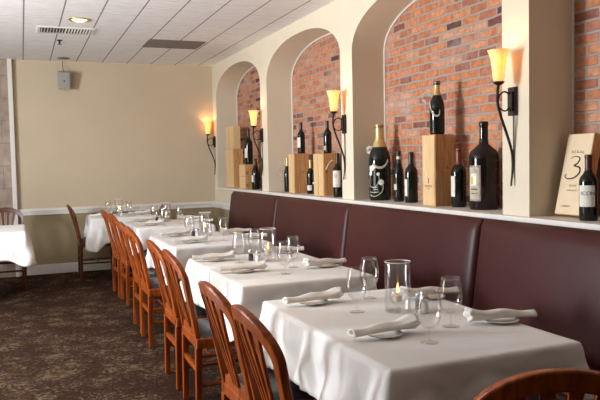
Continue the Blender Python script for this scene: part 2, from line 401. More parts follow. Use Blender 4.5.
bm = bmesh.new()
for a, b in ARCH:
    c = [(b, ZL)] + arch_curve(a, b) + [(a, ZL)]
    cy = (a+b)/2
    tube(bm, [(XB-0.004, cy+(y-cy)*0.996, z-(0.004 if z > ZL else 0)) for y, z in c], 0.008, 6)
struct('trim_5', bm, 'trim', smooth=True)
# window ledge above the banquettes, running the length of the niches
bm = bmesh.new(); box(bm, XW-0.045, XB, Y0, 9.222, ZL-0.028, ZL); struct('trim_4', bm, 'trim', bevel=0.004)

# ------------------------------------------------------------ banquettes
def banquette(y0, y1, label):
    t = thing('banquette', label, 'banquette', (0, (y0+y1)/2, 0), 0, 'burgundy banquettes under the niches')
    h = (y1-y0)/2 - 0.006
    # upholstered back: section in x,z swept along y with a soft pillow
    bm = bmesh.new(); ny, nz = 28, 16; grid = []
    for i in range(ny+1):
        u = math.sin(PI/2*math.sin(PI/2*(-1 + 2*i/ny))); row = []
        yy = h*math.copysign(1-(1-abs(u))**1.0, u)
        e = (1-abs(u)**44)
        for j in range(nz+1):
            w = j/nz; z = 0.42 + (1.034-0.42)*w
            x = 2.285 + 0.085*w
            q = (1-abs(2*w-1)**16)
            x -= 0.030*(1-u*u)*(1-(2*w-1)**2)
            x += 0.035*(1-min(e, q)**0.6) if min(e, q) > 0 else 0.035
            row.append(bm.verts.new((x, yy, z)))
        grid.append(row)
    for i in range(ny):
        for j in range(nz): bm.faces.new((grid[i][j], grid[i+1][j], grid[i+1][j+1], grid[i][j+1]))
    XBk = 2.495
    back = [[bm.verts.new((XBk, r[0].co.y, 0.42)), bm.verts.new((XBk, r[0].co.y, 1.026))] for r in grid]
    for i in range(ny):
        bm.faces.new((grid[i][-1], grid[i+1][-1], back[i+1][1], back[i][1]))
        bm.faces.new((grid[i][0], back[i][0], back[i+1][0], grid[i+1][0]))
        bm.faces.new((back[i][0], back[i][1], back[i+1][1], back[i+1][0]))
    for k in (0, ny): bm.faces.new(grid[k] + [back[k][1], back[k][0]])
    obj('backrest', bm, 'leather', t, smooth=True, autosmooth=50)
    bm = bmesh.new(); box(bm, 1.86, 2.30, -h, h, 0.33, 0.455); obj('seat', bm, 'leather', t, bevel=0.025)
    bm = bmesh.new(); box(bm, 1.92, 2.48, -h, h, 0.0, 0.328); obj('base', bm, 'dark_wood', t)
    bm = bmesh.new(); tube(bm, [(1.857, -h, 0.335), (1.857, h, 0.335)], 0.006, 6); obj('piping', bm, 'leather', t)
S = [8.15, 6.51, 4.87, 3.20, 1.55, -0.10]
for (b, a), lb in zip(zip(S, S[1:]), [
    'burgundy leather banquette section farthest away, ending near the back corner',
    'burgundy leather banquette section below the crates and bottles of the second arch',
    'long burgundy leather banquette section behind the tables below the champagne bottle and crate',
    'burgundy leather banquette section nearest the camera, beside the nearest set table',
    'burgundy leather banquette section continuing past the right edge toward the camera']):
    banquette(a, b, lb)

# ------------------------------------------------------------ chairs
def chair_proto(label):
    t = thing('dining_chair', label, 'chair')
    rake = lambda z, y=0: -0.090*max(0, (z-0.44)/0.49)**1.15 - 0.042*(1-(y/0.205)**2)*min(1, max(0, (z-0.44)/0.40))
    def strip(bm, outer, inner, th):
        A = [];
        for (yo, zo), (yi, zi) in zip(outer, inner):
            A.append([bm.verts.new((rake(zo, yo)-th/2, yo, zo)), bm.verts.new((rake(zi, yi)-th/2, yi, zi)), bm.verts.new((rake(zi, yi)+th/2, yi, zi)), bm.verts.new((rake(zo, yo)+th/2, yo, zo))])
        for a, b in zip(A, A[1:]):
            for k in range(4): bm.faces.new((a[k], a[(k+1) % 4], b[(k+1) % 4], b[k]))
        bm.faces.new(A[0]); bm.faces.new(A[-1])
    outer, inner = [], []
    zs, hw = 0.775, 0.205
    for i in range(10):
        f = i/10; z = 0.40 + (zs-0.40)*f
        y = 0.186 + (hw-0.186)*f; outer.append((y, z)); inner.append((y-0.034, z))
    for i in range(25):
        a = PI*i/24; c, s = math.cos(a), math.sin(a); p = 1.0
        outer.append((hw*math.copysign(abs(c)**p, c), zs+0.153*abs(s)**p))
        inner.append(((hw-0.034)*math.copysign(abs(c)**p, c), zs-0.008+0.106*abs(s)**p))
    m = [(-y, z) for y, z in outer[:10]][::-1]; n = [(-y, z) for y, z in inner[:10]][::-1]
    outer += m; inner += n
    bm = bmesh.new(); strip(bm, outer, inner, 0.03); obj('back_frame', bm, 'chair_wood', t, bevel=0.006)
    bm = bmesh.new(); box(bm, -0.012, 0.012, -0.155, 0.155, 0.445, 0.49); obj('lower_rail', bm, 'chair_wood', t, bevel=0.004)
    p = 1.0
    for c in (-1.5, -0.5, 0.5, 1.5):
        yb, yt = c*0.022, c*0.066
        zt = zs-0.008+0.106*(1-(abs(yt)/(hw-0.034))**2.0)**(1/2.0) + 0.012
        bm = bmesh.new(); o2, i2 = [], []
        for i in range(13):
            f = i/12; z = 0.48 + (zt-0.48)*f; y = yb+(yt-yb)*f; w = 0.0080+0.011*f**3
            o2.append((y+w, z)); i2.append((y-w, z))
        strip(bm, o2, i2, 0.012); obj('back_slat', bm, 'chair_wood', t, bevel=0.002)
    # seat frame and cushion
    bm = bmesh.new()
    hexa(bm, [(-0.015, -0.20, 0.395), (0.43, -0.225, 0.395), (0.43, 0.225, 0.395), (-0.015, 0.20, 0.395)],
             [(-0.015, -0.20, 0.452), (0.43, -0.225, 0.452), (0.43, 0.225, 0.452), (-0.015, 0.20, 0.452)])
    obj('seat_frame', bm, 'chair_wood', t, bevel=0.006)
    bm = bmesh.new(); nx = 14; G = []
    for i in range(nx+1):
        row = []
        for j in range(nx+1):
            u, v = -1+2*i/nx, -1+2*j/nx
            x = 0.222+0.205*u; y = v*(0.182+0.026*(u+1)/2)
            z = 0.453+0.036*((1-abs(u)**6)*(1-abs(v)**6))**0.4
            row.append(bm.verts.new((x, y, z)))
        G.append(row)
    for i in range(nx):
        for j in range(nx): bm.faces.new((G[i][j], G[i+1][j], G[i+1][j+1], G[i][j+1]))
    bm.faces.new([G[0][0], G[nx][0], G[nx][nx], G[0][nx]])
    obj('seat_cushion', bm, 'cushion', t, smooth=True, autosmooth=60)
    for s in (-1, 1):
        bm = bmesh.new(); c = s*0.175
        hexa(bm, [(-0.022, c-0.014, 0), (0.008, c-0.014, 0), (0.008, c+0.014, 0), (-0.022, c+0.014, 0)],
                 [(-0.018, c-0.018, 0.40), (0.018, c-0.018, 0.40), (0.018, c+0.018, 0.40), (-0.018, c+0.018, 0.40)])
        obj('leg', bm, 'chair_wood', t, bevel=0.003)
        bm = bmesh.new(); c = s*0.195
        hexa(bm, [(0.388, c-0.013, 0), (0.414, c-0.013, 0), (0.414, c+0.013, 0), (0.388, c+0.013, 0)],
                 [(0.382, c-0.018, 0.397), (0.418, c-0.018, 0.397), (0.418, c+0.018, 0.397), (0.382, c+0.018, 0.397)])
        obj('leg', bm, 'chair_wood', t, bevel=0.003)
        bm = bmesh.new(); tube(bm, [(0.0, s*0.176, 0.19), (0.395, s*0.194, 0.19)], 0.011, 8); obj('stretcher', bm, 'chair_wood', t)
    bm = bmesh.new(); box(bm, -0.012, 0.010, -0.17, 0.17, 0.255, 0.285); obj('stretcher', bm, 'chair_wood', t, bevel=0.003)
    bm = bmesh.new(); tube(bm, [(0.20, -0.183, 0.19), (0.20, 0.183, 0.19)], 0.010, 8); obj('stretcher', bm, 'chair_wood', t)
    return t
GC = 'dining chairs along the row of set tables'
ch = chair_proto('nearest cherry wood chair on the aisle, at the nearest set table')
ch.scale = (1, 1, 0.98); ch.location = (0.772, 2.140, 0); ch['group'] = GC
for (x, y, r, lb) in [
    (0.785, 2.650, 1.5, 'second nearest cherry wood chair on the aisle, at the nearest set table'),
    (0.845, 3.760, -1, 'third nearest cherry wood chair on the aisle, at the second set table'),
    (0.848, 4.300, 0, 'fourth nearest cherry wood chair on the aisle, at the second set table'),
    (0.862, 5.365, 0, 'fifth nearest cherry wood chair on the aisle, at the third set table'),
    (0.872, 5.835, 0, 'sixth nearest cherry wood chair on the aisle, at the third set table'),
    (0.925, 7.035, 1, 'last but one cherry wood chair on the aisle, at the fourth set table'),
    (0.905, 7.525, 2, 'farthest cherry wood chair on the aisle, at the fourth set table')]:
    dup(ch, (x, y, 0), math.radians(r), lb)
def dark(root):  # swaps in the wood whose colour already holds the shade
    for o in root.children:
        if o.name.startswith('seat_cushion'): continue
        o.material_slots[0].link = 'OBJECT'; o.material_slots[0].material = M['chair_shaded']
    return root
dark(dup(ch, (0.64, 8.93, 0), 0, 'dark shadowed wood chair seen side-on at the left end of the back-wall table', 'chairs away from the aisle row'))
dark(dup(ch, (1.52, 8.50, 0), PI, 'shade-darkened wood chair seen edge-on at the right end of the back-wall table', 'chairs away from the aisle row'))
dark(dup(ch, (-0.20, 8.72, 0), -PI/2, 'shade-darkened wood chair with arched back behind the table at the left edge', 'chairs away from the aisle row'))
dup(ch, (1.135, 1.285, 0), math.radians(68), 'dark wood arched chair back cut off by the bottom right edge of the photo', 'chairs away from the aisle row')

# ------------------------------------------------------------ tables and cloths
def table(x0, x1, y0, y1, label):
    cx, cy = (x0+x1)/2, (y0+y1)/2
    t = thing('dining_table', label, 'table', (cx, cy, 0), 0, 'restaurant tables under white cloths')
    hx, hy = (x1-x0)/2-0.012, (y1-y0)/2-0.012
    bm = bmesh.new(); box(bm, -hx, hx, -hy, hy, 0.715, 0.744); obj('tabletop', bm, 'dark_wood', t)
    bm = bmesh.new(); tube(bm, [(0.08, 0, 0.03), (0.08, 0, 0.715)], 0.04, 16); obj('pedestal', bm, 'iron', t)
    bm = bmesh.new(); lathe(bm, [(0.155, 0), (0.155, 0.012), (0.13, 0.022), (0.04, 0.035), (0, 0.035)], 28, True, (0.08, 0, 0)); obj('foot', bm, 'iron', t, smooth=True, autosmooth=40)
def cloth(x0, x1, y0, y1, drops, label, seed, corner=0.07):
    """drops: (left -x, right +x, near -y, far +y)"""
    rnd = random.Random(seed)
    cx, cy = (x0+x1)/2, (y0+y1)/2; hx, hy = (x1-x0)/2, (y1-y0)/2; R = 0.012
    per = []      # (x, y, nx, ny, drop, cornerness)
    def side(pa, pb, n, drop, m):
        for i in range(m):
            f = (i+0.5)/m; x = pa[0]+(pb[0]-pa[0])*f; y = pa[1]+(pb[1]-pa[1])*f
            Ls = math.dist(pa, pb); d = min(f, 1-f)*Ls
            per.append([x, y, n[0], n[1], drop, math.exp(-(d/0.10)**2)])
    def corner_pts(c, a0, d0, d1, m=7):
        for i in range(m):
            f = (i+0.5)/m; a = a0+f*PI/2
            per.append([c[0]+R*math.cos(a), c[1]+R*math.sin(a), math.cos(a), math.sin(a), d0+(d1-d0)*f, 1.0])
    l, r, nr, fr = drops
    side((-hx+R, -hy), (hx-R, -hy), (0, -1), nr, 46); corner_pts((hx-R, -hy+R), -PI/2, nr, r)
    side((hx, -hy+R), (hx, hy-R), (1, 0), r, 60); corner_pts((hx-R, hy-R), 0, r, fr)
    side((hx-R, hy), (-hx+R, hy), (0, 1), fr, 46); corner_pts((-hx+R, hy-R), PI/2, fr, l)
    side((-hx, hy-R), (-hx, -hy+R), (-1, 0), l, 90); corner_pts((-hx+R, -hy+R), PI, l, nr)
    n = len(per)
    # smooth the drop length round the corners
    dr = [p[4] for p in per]
    for _ in range(14): dr = [(dr[i-1]+2*dr[i]+dr[(i+1) % n])/4 for i in range(n)]
    s = [0.0]
    for i in range(1, n): s.append(s[-1]+math.dist(per[i][:2], per[i-1][:2]) + (0.010 if per[i][5] == 1 else 0))
    tot = s[-1]+0.01
    ks = [(rnd.choice((3, 4, 5)), rnd.uniform(0, 6.28), 0.3), (rnd.choice((11, 12, 13)), rnd.uniform(0, 6.28), 0.65), (rnd.choice((18, 20)), rnd.uniform(0, 6.28), 0.6), (rnd.choice((29, 31)), rnd.uniform(0, 6.28), 0.14)]
    def rip(si):
        return sum(a*math.sin(2*PI*k*si/tot+p) for k, p, a in ks)
    bm = bmesh.new(); rings = []
    for ins in (0.006,):
        rings.append([bm.verts.new((max(-hx+ins, min(hx-ins, p[0])) + 0.0003*p[2], max(-hy+ins, min(hy-ins, p[1])) + 0.0003*p[3], 0.7555 if ins > 0.01 else 0.7548)) for p in per])
    rings.append([bm.verts.new((p[0]+p[2]*0.002, p[1]+p[3]*0.002, 0.751)) for p in per])
    J = 14
    for j in range(1, J+1):
        t = j/J; row = []
        for i, p in enumerate(per):
            h = dr[i] + corner*p[5]
            w = rip(s[i]); soft = min(1, h/0.27)
            off = 0.004 + t*(0.018+0.055*p[5]*soft) * soft + (t**0.85)*0.020*soft*w + 0.012*t*soft*math.sin(9*t+w*2)
            off = max(off, 0.003)
            hem = 0.008*math.sin(2*PI*7*s[i]/tot)*t
            row.append(bm.verts.new((p[0]+p[2]*off, p[1]+p[3]*off, 0.751-(h+hem)*t)))
        rings.append(row)
    for a, b in zip(rings, rings[1:]):
        for i in range(n): bm.faces.new((a[i], a[(i+1) % n], b[(i+1) % n], b[i]))
    inn = [bm.verts.new((max(-hx+0.02, min(hx-0.02, p[0])), max(-hy+0.02, min(hy-0.02, p[1])), 0.7555)) for p in per]
    for i in range(n): bm.faces.new((rings[0][i], rings[0][(i+1) % n], inn[(i+1) % n], inn[i]))
    bmesh.ops.remove_doubles(bm, verts=inn, dist=0.0002)
    inn = [v for v in inn if v.is_valid]
    bm.faces.new(inn)
    o = obj('tablecloth', bm, 'cloth', smooth=True)
    o.location = (cx, cy, 0)
    so = o.modifiers.new('thick', 'SOLIDIFY'); so.thickness = 0.002; so.offset = 1
    tag(o, label, 'tablecloth', 'white tablecloths')
    return o
T = [((0.978, 1.705, 1.748, 2.890), (0.240, 0.12, 0.120, 0.18), 'nearest set table', 1),
     ((0.998, 1.74, 3.275, 4.450), (0.240, 0.15, 0.155, 0.18), 'second set table from the camera', 2),
     ((1.024, 1.78, 5.016, 6.060), (0.240, 0.15, 0.155, 0.18), 'third set table from the camera', 3),
     ((1.035, 1.80, 6.80, 7.70), (0.240, 0.15, 0.155, 0.18), 'fourth set table from the camera', 4)]
for (r, d, lb, sd) in T:
    table(*r, 'dark pedestal table under the cloth of the ' + lb.split(',')[0])
    cloth(*r, d, 'white linen tablecloth on the ' + lb, sd, 0.05)
table(0.745, 1.50, 8.40, 9.08, 'pedestal table standing against the back wall, covered in white')
cloth(0.745, 1.50, 8.40, 9.08, (0.245, 0.245, 0.28, 0.2), 'white tablecloth on the table against the back wall with a pointed hanging corner', 5, 0.11)
table(-1.20, 0.007, 7.20, 8.08, 'table in the left foreground of the back wall, cut by the left edge')
cloth(-1.20, 0.007, 7.20, 8.08, (0.26, 0.26, 0.27, 0.26), 'white tablecloth on the lone table cut off by the left edge of the photo', 6, 0.07)

ZT = 0.7575
# ------------------------------------------------------------ table settings
def make_plate():
    bm = bmesh.new(); lathe(bm, [(0, 0.001), (0.038, 0.0), (0.042, 0.003), (0.070, 0.011), (0.072, 0.013), (0.069, 0.0145), (0.042, 0.0065), (0, 0.0055)], 36)
    return obj('bread_plate', bm, 'porcelain', smooth=True)
def make_napkin(seed):
    rnd = random.Random(seed); bm = bmesh.new(); n, m = 26, 18; rows = []
    ph = rnd.uniform(0, 6)
    for i in range(n+1):
        f = i/n; x = -0.14+0.28*f
        w = 0.026 + 0.016*f**2 + 0.003*math.sin(7*f+ph); h = 0.0145 + 0.010*f**3 + 0.002*math.sin(11*f+ph)
        lift = 0.0 + 0.004*math.sin(PI*f)
        row = []
        for k in range(m):
            a = 2*PI*k/m
            rr = 1 + 0.10*math.sin(3*a+ph+3*f) + 0.16*f**2*math.sin(5*a+ph*2)
            y = w*math.cos(a)*rr + 0.006*math.sin(5*f+ph); z = h*(1+max(-1, math.sin(a)*rr)) + lift
            row.append(bm.verts.new((x + 0.010*f*math.sin(4*a), y, z)))
        rows.append(row)
    for a, b in zip(rows, rows[1:]):
        for k in range(m): bm.faces.new((a[k], a[(k+1) % m], b[(k+1) % m], b[k]))
    # hollow rolled ends
    for row, s in ((rows[0], 1), (rows[-1], -1)):
        c = sum((v.co for v in row), Vector())/m
        inn = [bm.verts.new(c + (v.co-c)*0.62 + Vector((0.002*s, 0, 0))) for v in row]
        deep = [bm.verts.new(c + (v.co-c)*0.5 + Vector((0.02*s, 0, 0))) for v in row]
        for k in range(m):
            bm.faces.new((row[k], row[(k+1) % m], inn[(k+1) % m], inn[k])); bm.faces.new((inn[k], inn[(k+1) % m], deep[(k+1) % m], deep[k]))
        bm.faces.new(deep)
    return obj('folded_napkin', bm, 'napkin', smooth=True)
def make_glass():
    t = thing('wine_glass', 'x', 'glass')
    bm = bmesh.new()
    prof = [(r_*1.12, 0.048+(z_-0.056)*1.10) for r_, z_ in [(0.004, 0.056), (0.016, 0.060), (0.030, 0.074), (0.0395, 0.098), (0.0415, 0.118), (0.0395, 0.145), (0.0335, 0.178), (0.0320, 0.190), (0.0310, 0.190), (0.0325, 0.177), (0.0383, 0.145), (0.0400, 0.118), (0.0380, 0.099), (0.029, 0.077), (0.015, 0.064), (0, 0.062)]]
    lathe(bm, prof, 32); obj('bowl', bm, 'glass', t, smooth=True)
    bm = bmesh.new(); lathe(bm, [(0.0075, 0.004), (0.0038, 0.015), (0.0034, 0.030), (0.005, 0.043), (0.006, 0.049)], 14); obj('stem', bm, 'glass', t, smooth=True)
    bm = bmesh.new(); lathe(bm, [(0.033, 0.0), (0.034, 0.0015), (0.02, 0.003), (0.0075, 0.0055)], 32); obj('foot', bm, 'glass', t, smooth=True)
    return t
def make_tumbler():
    bm = bmesh.new(); lathe(bm, [(0.030, 0.0), (0.036, 0.10), (0.0348, 0.10), (0.029, 0.006), (0, 0.006)], 28)
    o = obj('tumbler', bm, 'glass', smooth=True, autosmooth=50); return o
def make_candle():
    t = thing('hurricane_candle_holder', 'x', 'candle holder')
    bm = bmesh.new(); lathe(bm, [(0.054, 0.0), (0.056, 0.003), (0.056, 0.215), (0.0545, 0.2175), (0.053, 0.215), (0.053, 0.006), (0, 0.006)], 40); obj('glass_cylinder', bm, 'glass', t, smooth=True, autosmooth=50)
    bm = bmesh.new(); lathe(bm, [(0.0558, 0.2155), (0.0566, 0.2165), (0.0562, 0.2182), (0.0545, 0.2185), (0.0535, 0.2175), (0.0532, 0.2158)], 40, False); obj('rim_highlight', bm, 'porcelain', t, smooth=True)  # opaque white ring paints the bright edge of the clear glass
    bm = bmesh.new(); lathe(bm, [(0.022, 0.0065), (0.008, 0.012), (0.008, 0.022), (0.026, 0.034), (0.037, 0.055), (0.036, 0.085), (0.030, 0.098), (0.0285, 0.098), (0.0345, 0.085), (0.0355, 0.056), (0.025, 0.038), (0, 0.030)], 24); v = obj('votive_glass', bm, 'glass', t, smooth=True)
    bm = bmesh.new(); lathe(bm, [(0.010, 0.042), (0.019, 0.044), (0.019, 0.070), (0, 0.070)], 20); w = obj('candle_wax', bm, 'wax', t, smooth=True, autosmooth=40)
    bm = bmesh.new(); tube(bm, [(0, 0, 0.070), (0.001, 0, 0.082)], 0.0012, 6); obj('wick', bm, 'ink', w)
    bm = bmesh.new(); lathe(bm, [(0, 0.079), (0.0045, 0.085), (0.0062, 0.093), (0.0045, 0.105), (0.0015, 0.118), (0, 0.125)], 12); obj('flame', bm, 'flame', w, smooth=True)
    return t
def make_shaker(fill):
    t = thing(('salt' if fill == 'salt' else 'pepper') + '_shaker', 'x', 'shaker')
    bm = bmesh.new(); lathe(bm, [(0.017, 0.0), (0.019, 0.003), (0.0175, 0.03), (0.0145, 0.058)], 18); obj('glass_body', bm, 'glass', t, smooth=True, autosmooth=40)
    bm = bmesh.new(); lathe(bm, [(0.015, 0.003), (0.0165, 0.005), (0.0155, 0.028), (0.0135, 0.048)], 16); obj('contents', bm, fill, t, smooth=True, autosmooth=40)
    bm = bmesh.new(); lathe(bm, [(0.0155, 0.056), (0.0165, 0.060), (0.0165, 0.070), (0.011, 0.078), (0, 0.080)], 18); obj('cap', bm, 'steel', t, smooth=True, autosmooth=50)
    return t
used = {}
def put(kind, maker, loc, rz, label, group):
    if kind not in used:
        o = maker(); used[kind] = o; o.location = loc; o.rotation_euler = (0, 0, rz)
        cat = {'bread_plate': 'plate', 'folded_napkin': 'napkin', 'tumbler': 'glass'}.get(kind.split('#')[0])
        if cat: o['category'] = cat
        o['label'] = label
    else: o = dup(used[kind], loc, rz, label)
    o['group'] = group; o.scale = (0.94, 0.94, 0.94)
    return o
TN = ['nearest set table', 'second nearest set table', 'third nearest set table', 'fourth nearest set table']
# offsets from the near-left corner of each cloth, read off the nearest table
PL = [(0.172, 0.950, 3, 'far aisle-side'), (0.178, 0.329, 5, 'near aisle-side'), (0.686, 0.825, 172, 'far banquette-side'), (0.670, 0.316, 165, 'near banquette-side')]
GL = [(0.270, 0.720, 'far aisle-side', 'beside the candle'), (0.450, 0.951, 'far banquette-side', 'behind the candle'), (0.273, 0.187, 'near aisle-side', 'in front of the napkins'), (0.466, 0.343, 'near banquette-side', 'next to the banquette')]
TC = [(0.978, 1.775), (1.000, 3.280), (1.024, 5.016), (1.03, 6.745)]
jit = random.Random(3)
for ti, (bx, by) in enumerate(TC):
    sc = (1.0, 1.0, 0.93, 0.95)[ti]
    pl = PL if ti != 1 else [(0.118, 0.954, -8, PL[0][3]), (0.132, 0.424, 2, PL[1][3]), (0.655, 1.060, 172, PL[2][3]), (0.640, 0.361, 185, PL[3][3])]
    for k, (px, py, a, w) in enumerate(pl):
        x, y = bx+px, by+py*sc
        if ti: x += jit.uniform(-.02, .02); y += jit.uniform(-.02, .02); a += jit.uniform(-12, 12)
        put('bread_plate', make_plate, (x, y, ZT), 0, 'white bread plate at the %s place of the %s' % (w, TN[ti]), 'white bread plates')
        sd = k % 2
        put('folded_napkin#%d' % sd, lambda s=sd: make_napkin(s+11), (x, y, ZT+0.0128), math.radians(a), 'ivory folded napkin at the %s place of the %s' % (w, TN[ti]), 'folded napkins on plates')
    gl = GL
    if ti == 1: gl = [(0.220, 0.792, 'far aisle-side', 'beside the salt shaker'), (0.455, 0.470, 'near banquette-side', 'in front of the banquette'), (0.322, 0.239, 'near aisle-side', 'near the table edge'), (0.400, 1.000, 'far banquette-side', 'behind the candle')]
    for px, py, w, ex in gl:
        x, y = bx+px, by+py*sc
        if ti: x += jit.uniform(-.015, .015); y += jit.uniform(-.015, .015)
        put('wine_glass', make_glass, (x, y, ZT), 0, 'empty stemmed glass at the %s place of the %s' % (w, TN[ti]), 'empty stemmed glasses')
    cx, cy = (bx+0.424, by+0.655) if ti == 0 else (bx+0.413, by+0.775*sc)
    put('hurricane', make_candle, (cx, cy, ZT), 0, 'clear glass cylinder with a lit votive candle on the %s' % TN[ti], 'hurricane candle holders')
    if ti == 0: so = [('pepper', 0.512, 0.636), ('salt', 0.500, 0.575)]
    else: so = [('salt', 0.335, 0.745*sc), ('pepper', 0.320, 0.840*sc)]
    for kd, px, py in so:
        put(kd, lambda k=kd: make_shaker(k), (bx+px, by+py, ZT), 0, 'small glass %s shaker with metal cap on the %s' % (kd, TN[ti]), 'salt and pepper shakers')
# settings on the table against the back wall
put('bread_plate', None, (0.867, 8.588, ZT), 0, 'white bread plate at the left end of the back-wall table', 'white bread plates')
put('folded_napkin#0', None, (0.867, 8.588, ZT+0.0128), 0, 'ivory napkin on the plate at the left end of the back-wall table', 'folded napkins on plates')
put('bread_plate', None, (1.346, 8.706, ZT), 0, 'white bread plate at the right end of the back-wall table', 'white bread plates')
put('folded_napkin#1', None, (1.346, 8.706, ZT+0.0128), 0.1, 'ivory napkin on the plate at the right end of the back-wall table', 'folded napkins on plates')
put('hurricane', None, (1.10, 8.735, ZT), 0, 'clear glass cylinder candle holder on the table against the back wall', 'hurricane candle holders')
put('wine_glass', None, (1.208, 8.634, ZT), 0, 'empty stemmed glass on the back-wall table, right of the candle', 'empty stemmed glasses')
put('wine_glass', None, (0.985, 8.86, ZT), 0, 'empty stemmed glass on the back-wall table, left of the candle', 'empty stemmed glasses')
put('tumbler', make_tumbler, (1.34, 8.914, ZT), 0, 'small clear tumbler on the back-wall table, right of the stemmed glass', 'tumblers')
put('salt', None, (1.107, 8.558, ZT), 0, 'small glass salt shaker on the table against the back wall', 'salt and pepper shakers')

# ------------------------------------------------------------ bottles and crates
def bottle(x, y, z, h, d, style, label, cap='black_foil', glass='bottle_black', paper=None, cap_len=0.24, facing=218, group='wine bottles in the niches'):
    z = z if z == ZL else z-0.067; y += 0.009*(y-2.6)
    t = thing('champagne_bottle' if style == 'champ' else 'wine_bottle', label, 'bottle', (x, y, z), 0, group)
    r = d/2; nr = max(0.0135, r*0.36) if style != 'mag' else r*0.27
    if style == 'champ':
        prof = [(r*0.9, 0), (r, 0.012*h/0.3), (r, h*0.50), (r*0.97, h*0.56), (r*0.86, h*0.63), (r*0.64, h*0.705), (nr*1.25, h*0.78), (nr, h*0.86), (nr, h*0.955), (nr*1.15, h*0.96), (nr*1.15, h*0.985), (nr, h)]
    else:
        prof = [(r*0.92, 0), (r, 0.010*h/0.3), (r, h*0.58), (r*0.97, h*0.62), (r*0.85, h*0.665), (r*0.60, h*0.705), (nr*1.2, h*0.745), (nr, h*0.80), (nr, h*0.955), (nr*1.12, h*0.96), (nr*1.12, h*0.985), (nr, h)]
    bm = bmesh.new(); lathe(bm, prof, 32); obj('glass_body', bm, glass, t, smooth=True, autosmooth=50)
    z0 = h*(1-cap_len)
    def rad(zz):
        for (a, za), (b, zb) in zip(prof, prof[1:]):
            if za <= zz <= zb: return a+(b-a)*(zz-za)/(zb-za+1e-9)
        return nr
    cp = [(rad(z0+(h-z0)*i/12)+0.0012, z0+(h-z0)*i/12) for i in range(12)] + [(nr+0.0015, h+0.0005), (0, h+0.001)]
    bm = bmesh.new(); lathe(bm, cp, 28, False); obj('capsule', bm, cap, t, smooth=True, autosmooth=50)
    fa = math.radians(facing)
    def patch(name, mat, u0, u1, v0, v1, off=0.0012, par=None):
        bm = bmesh.new(); nu, nv = 14, 2
        G = [[bm.verts.new(((rad(v0+(v1-v0)*j/nv)+off)*math.cos(fa+(u0+(u1-u0)*i/nu)/r), (rad(v0+(v1-v0)*j/nv)+off)*math.sin(fa+(u0+(u1-u0)*i/nu)/r), v0+(v1-v0)*j/nv)) for j in range(nv+1)] for i in range(nu+1)]
        for i in range(nu):
            for j in range(nv): bm.faces.new((G[i][j], G[i+1][j], G[i+1][j+1], G[i][j+1]))
        return obj(name, bm, mat, par or t, smooth=True)
    def write(body, size, zc, mat='ink', par=None, off=0.0022):
        v, f = text_verts(body, size); bm = bmesh.new()
        add_flat(bm, v, f, lambda a, b: ((r+off)*math.cos(fa+a/r), (r+off)*math.sin(fa+a/r), zc+b))
        obj('lettering', bm, mat, par or t)
    return t, patch, write, r, fa, rad
def ribbon(t, pts, w, label=None):
    bm = bmesh.new(); P = spline(pts, 6); prev = None
    for i, p in enumerate(P):
        d = (P[min(i+1, len(P)-1)]-P[max(i-1, 0)]).normalized(); s = Vector((0, 0, 1)).cross(d)
        if s.length < 0.1: s = Vector((0, 1, 0))
        s = (s.normalized()*0.3 + Vector((0, 0, 1))*0.8).normalized()
        a, b = bm.verts.new(p+s*w/2), bm.verts.new(p-s*w/2)
        if prev: bm.faces.new((prev[0], prev[1], b, a))
        prev = (a, b)
    o = obj('ribbon', bm, 'ribbon', t, smooth=True)
    so = o.modifiers.new('t', 'SOLIDIFY'); so.thickness = 0.0012
    return o
def crate(x0, x1, y0, y1, z0, z1, label, lid='-x', mat='pine', ghost=True):
    z0 = z0 if z0 == ZL else z0-0.067; z1 -= 0.067; y0 += 0.009*(y0-2.6); y1 += 0.009*(y1-2.6)
    cx, cy = (x0+x1)/2, (y0+y1)/2
    t = thing('wooden_wine_crate', label, 'crate', (cx, cy, z0), 0, 'wooden wine crates in the niches')
    hx, hy, h = (x1-x0)/2, (y1-y0)/2, z1-z0
    bm = bmesh.new(); box(bm, -hx, hx, -hy, hy, 0, h); obj('box', bm, mat, t, bevel=0.002)
    bm = bmesh.new()
    box(bm, -hx-0.004, -hx-0.0005, -hy+0.006, hy-0.006, 0.006, h-0.006); obj('lid', bm, 'pine_edge', t, bevel=0.001)  # lid paler than the box, window light on this face put into colour
    if ghost:
        bm = bmesh.new()      # square burnt-in stamp and smudge on the side face
        for a, b, c, d in ((0.012, 0.030, 0.0, 0.002), (0.012, 0.030, 0.016, 0.018), (0.012, 0.014, 0.0, 0.018), (0.028, 0.030, 0.0, 0.018), (0.018, 0.024, 0.006, 0.012)):
            box(bm, a, b, -hy-0.0012, -hy-0.0002, h*0.52+c, h*0.52+d)
        obj('stamp', bm, 'pale_ink', t)
    return t, hx, hy, h
# --- far arch
crate(2.55, 2.68, 8.54, 8.90, ZL, 1.630, 'tall pine crate standing at the left end of the farthest arch', ghost=False)
crate(2.56, 2.65, 8.73, 8.895, 1.631, 1.925, 'left small pale wooden box on the tall crate in the farthest arch', mat='pine_edge', ghost=False)
crate(2.56, 2.65, 8.545, 8.715, 1.631, 1.925, 'right small pale wooden box on the tall crate in the farthest arch', mat='pine_edge', ghost=False)
crate(2.54, 2.72, 8.02, 8.26, ZL, 1.275, 'low pine crate at the bottom of the two stacked behind the dark bottle, farthest arch', ghost=False)
crate(2.54, 2.72, 8.02, 8.26, 1.276, 1.425, 'low pine crate on top of its twin with a bottle standing on it, farthest arch', ghost=False)
t, pa, wr, r, fa, rad = bottle(2.64, 8.17, 1.426, 0.435, 0.100, 'bord', 'large dark wine bottle standing on the stacked crates in the farthest arch')
pa('paper_label', 'label', -0.055, 0.01, 0.08, 0.20)
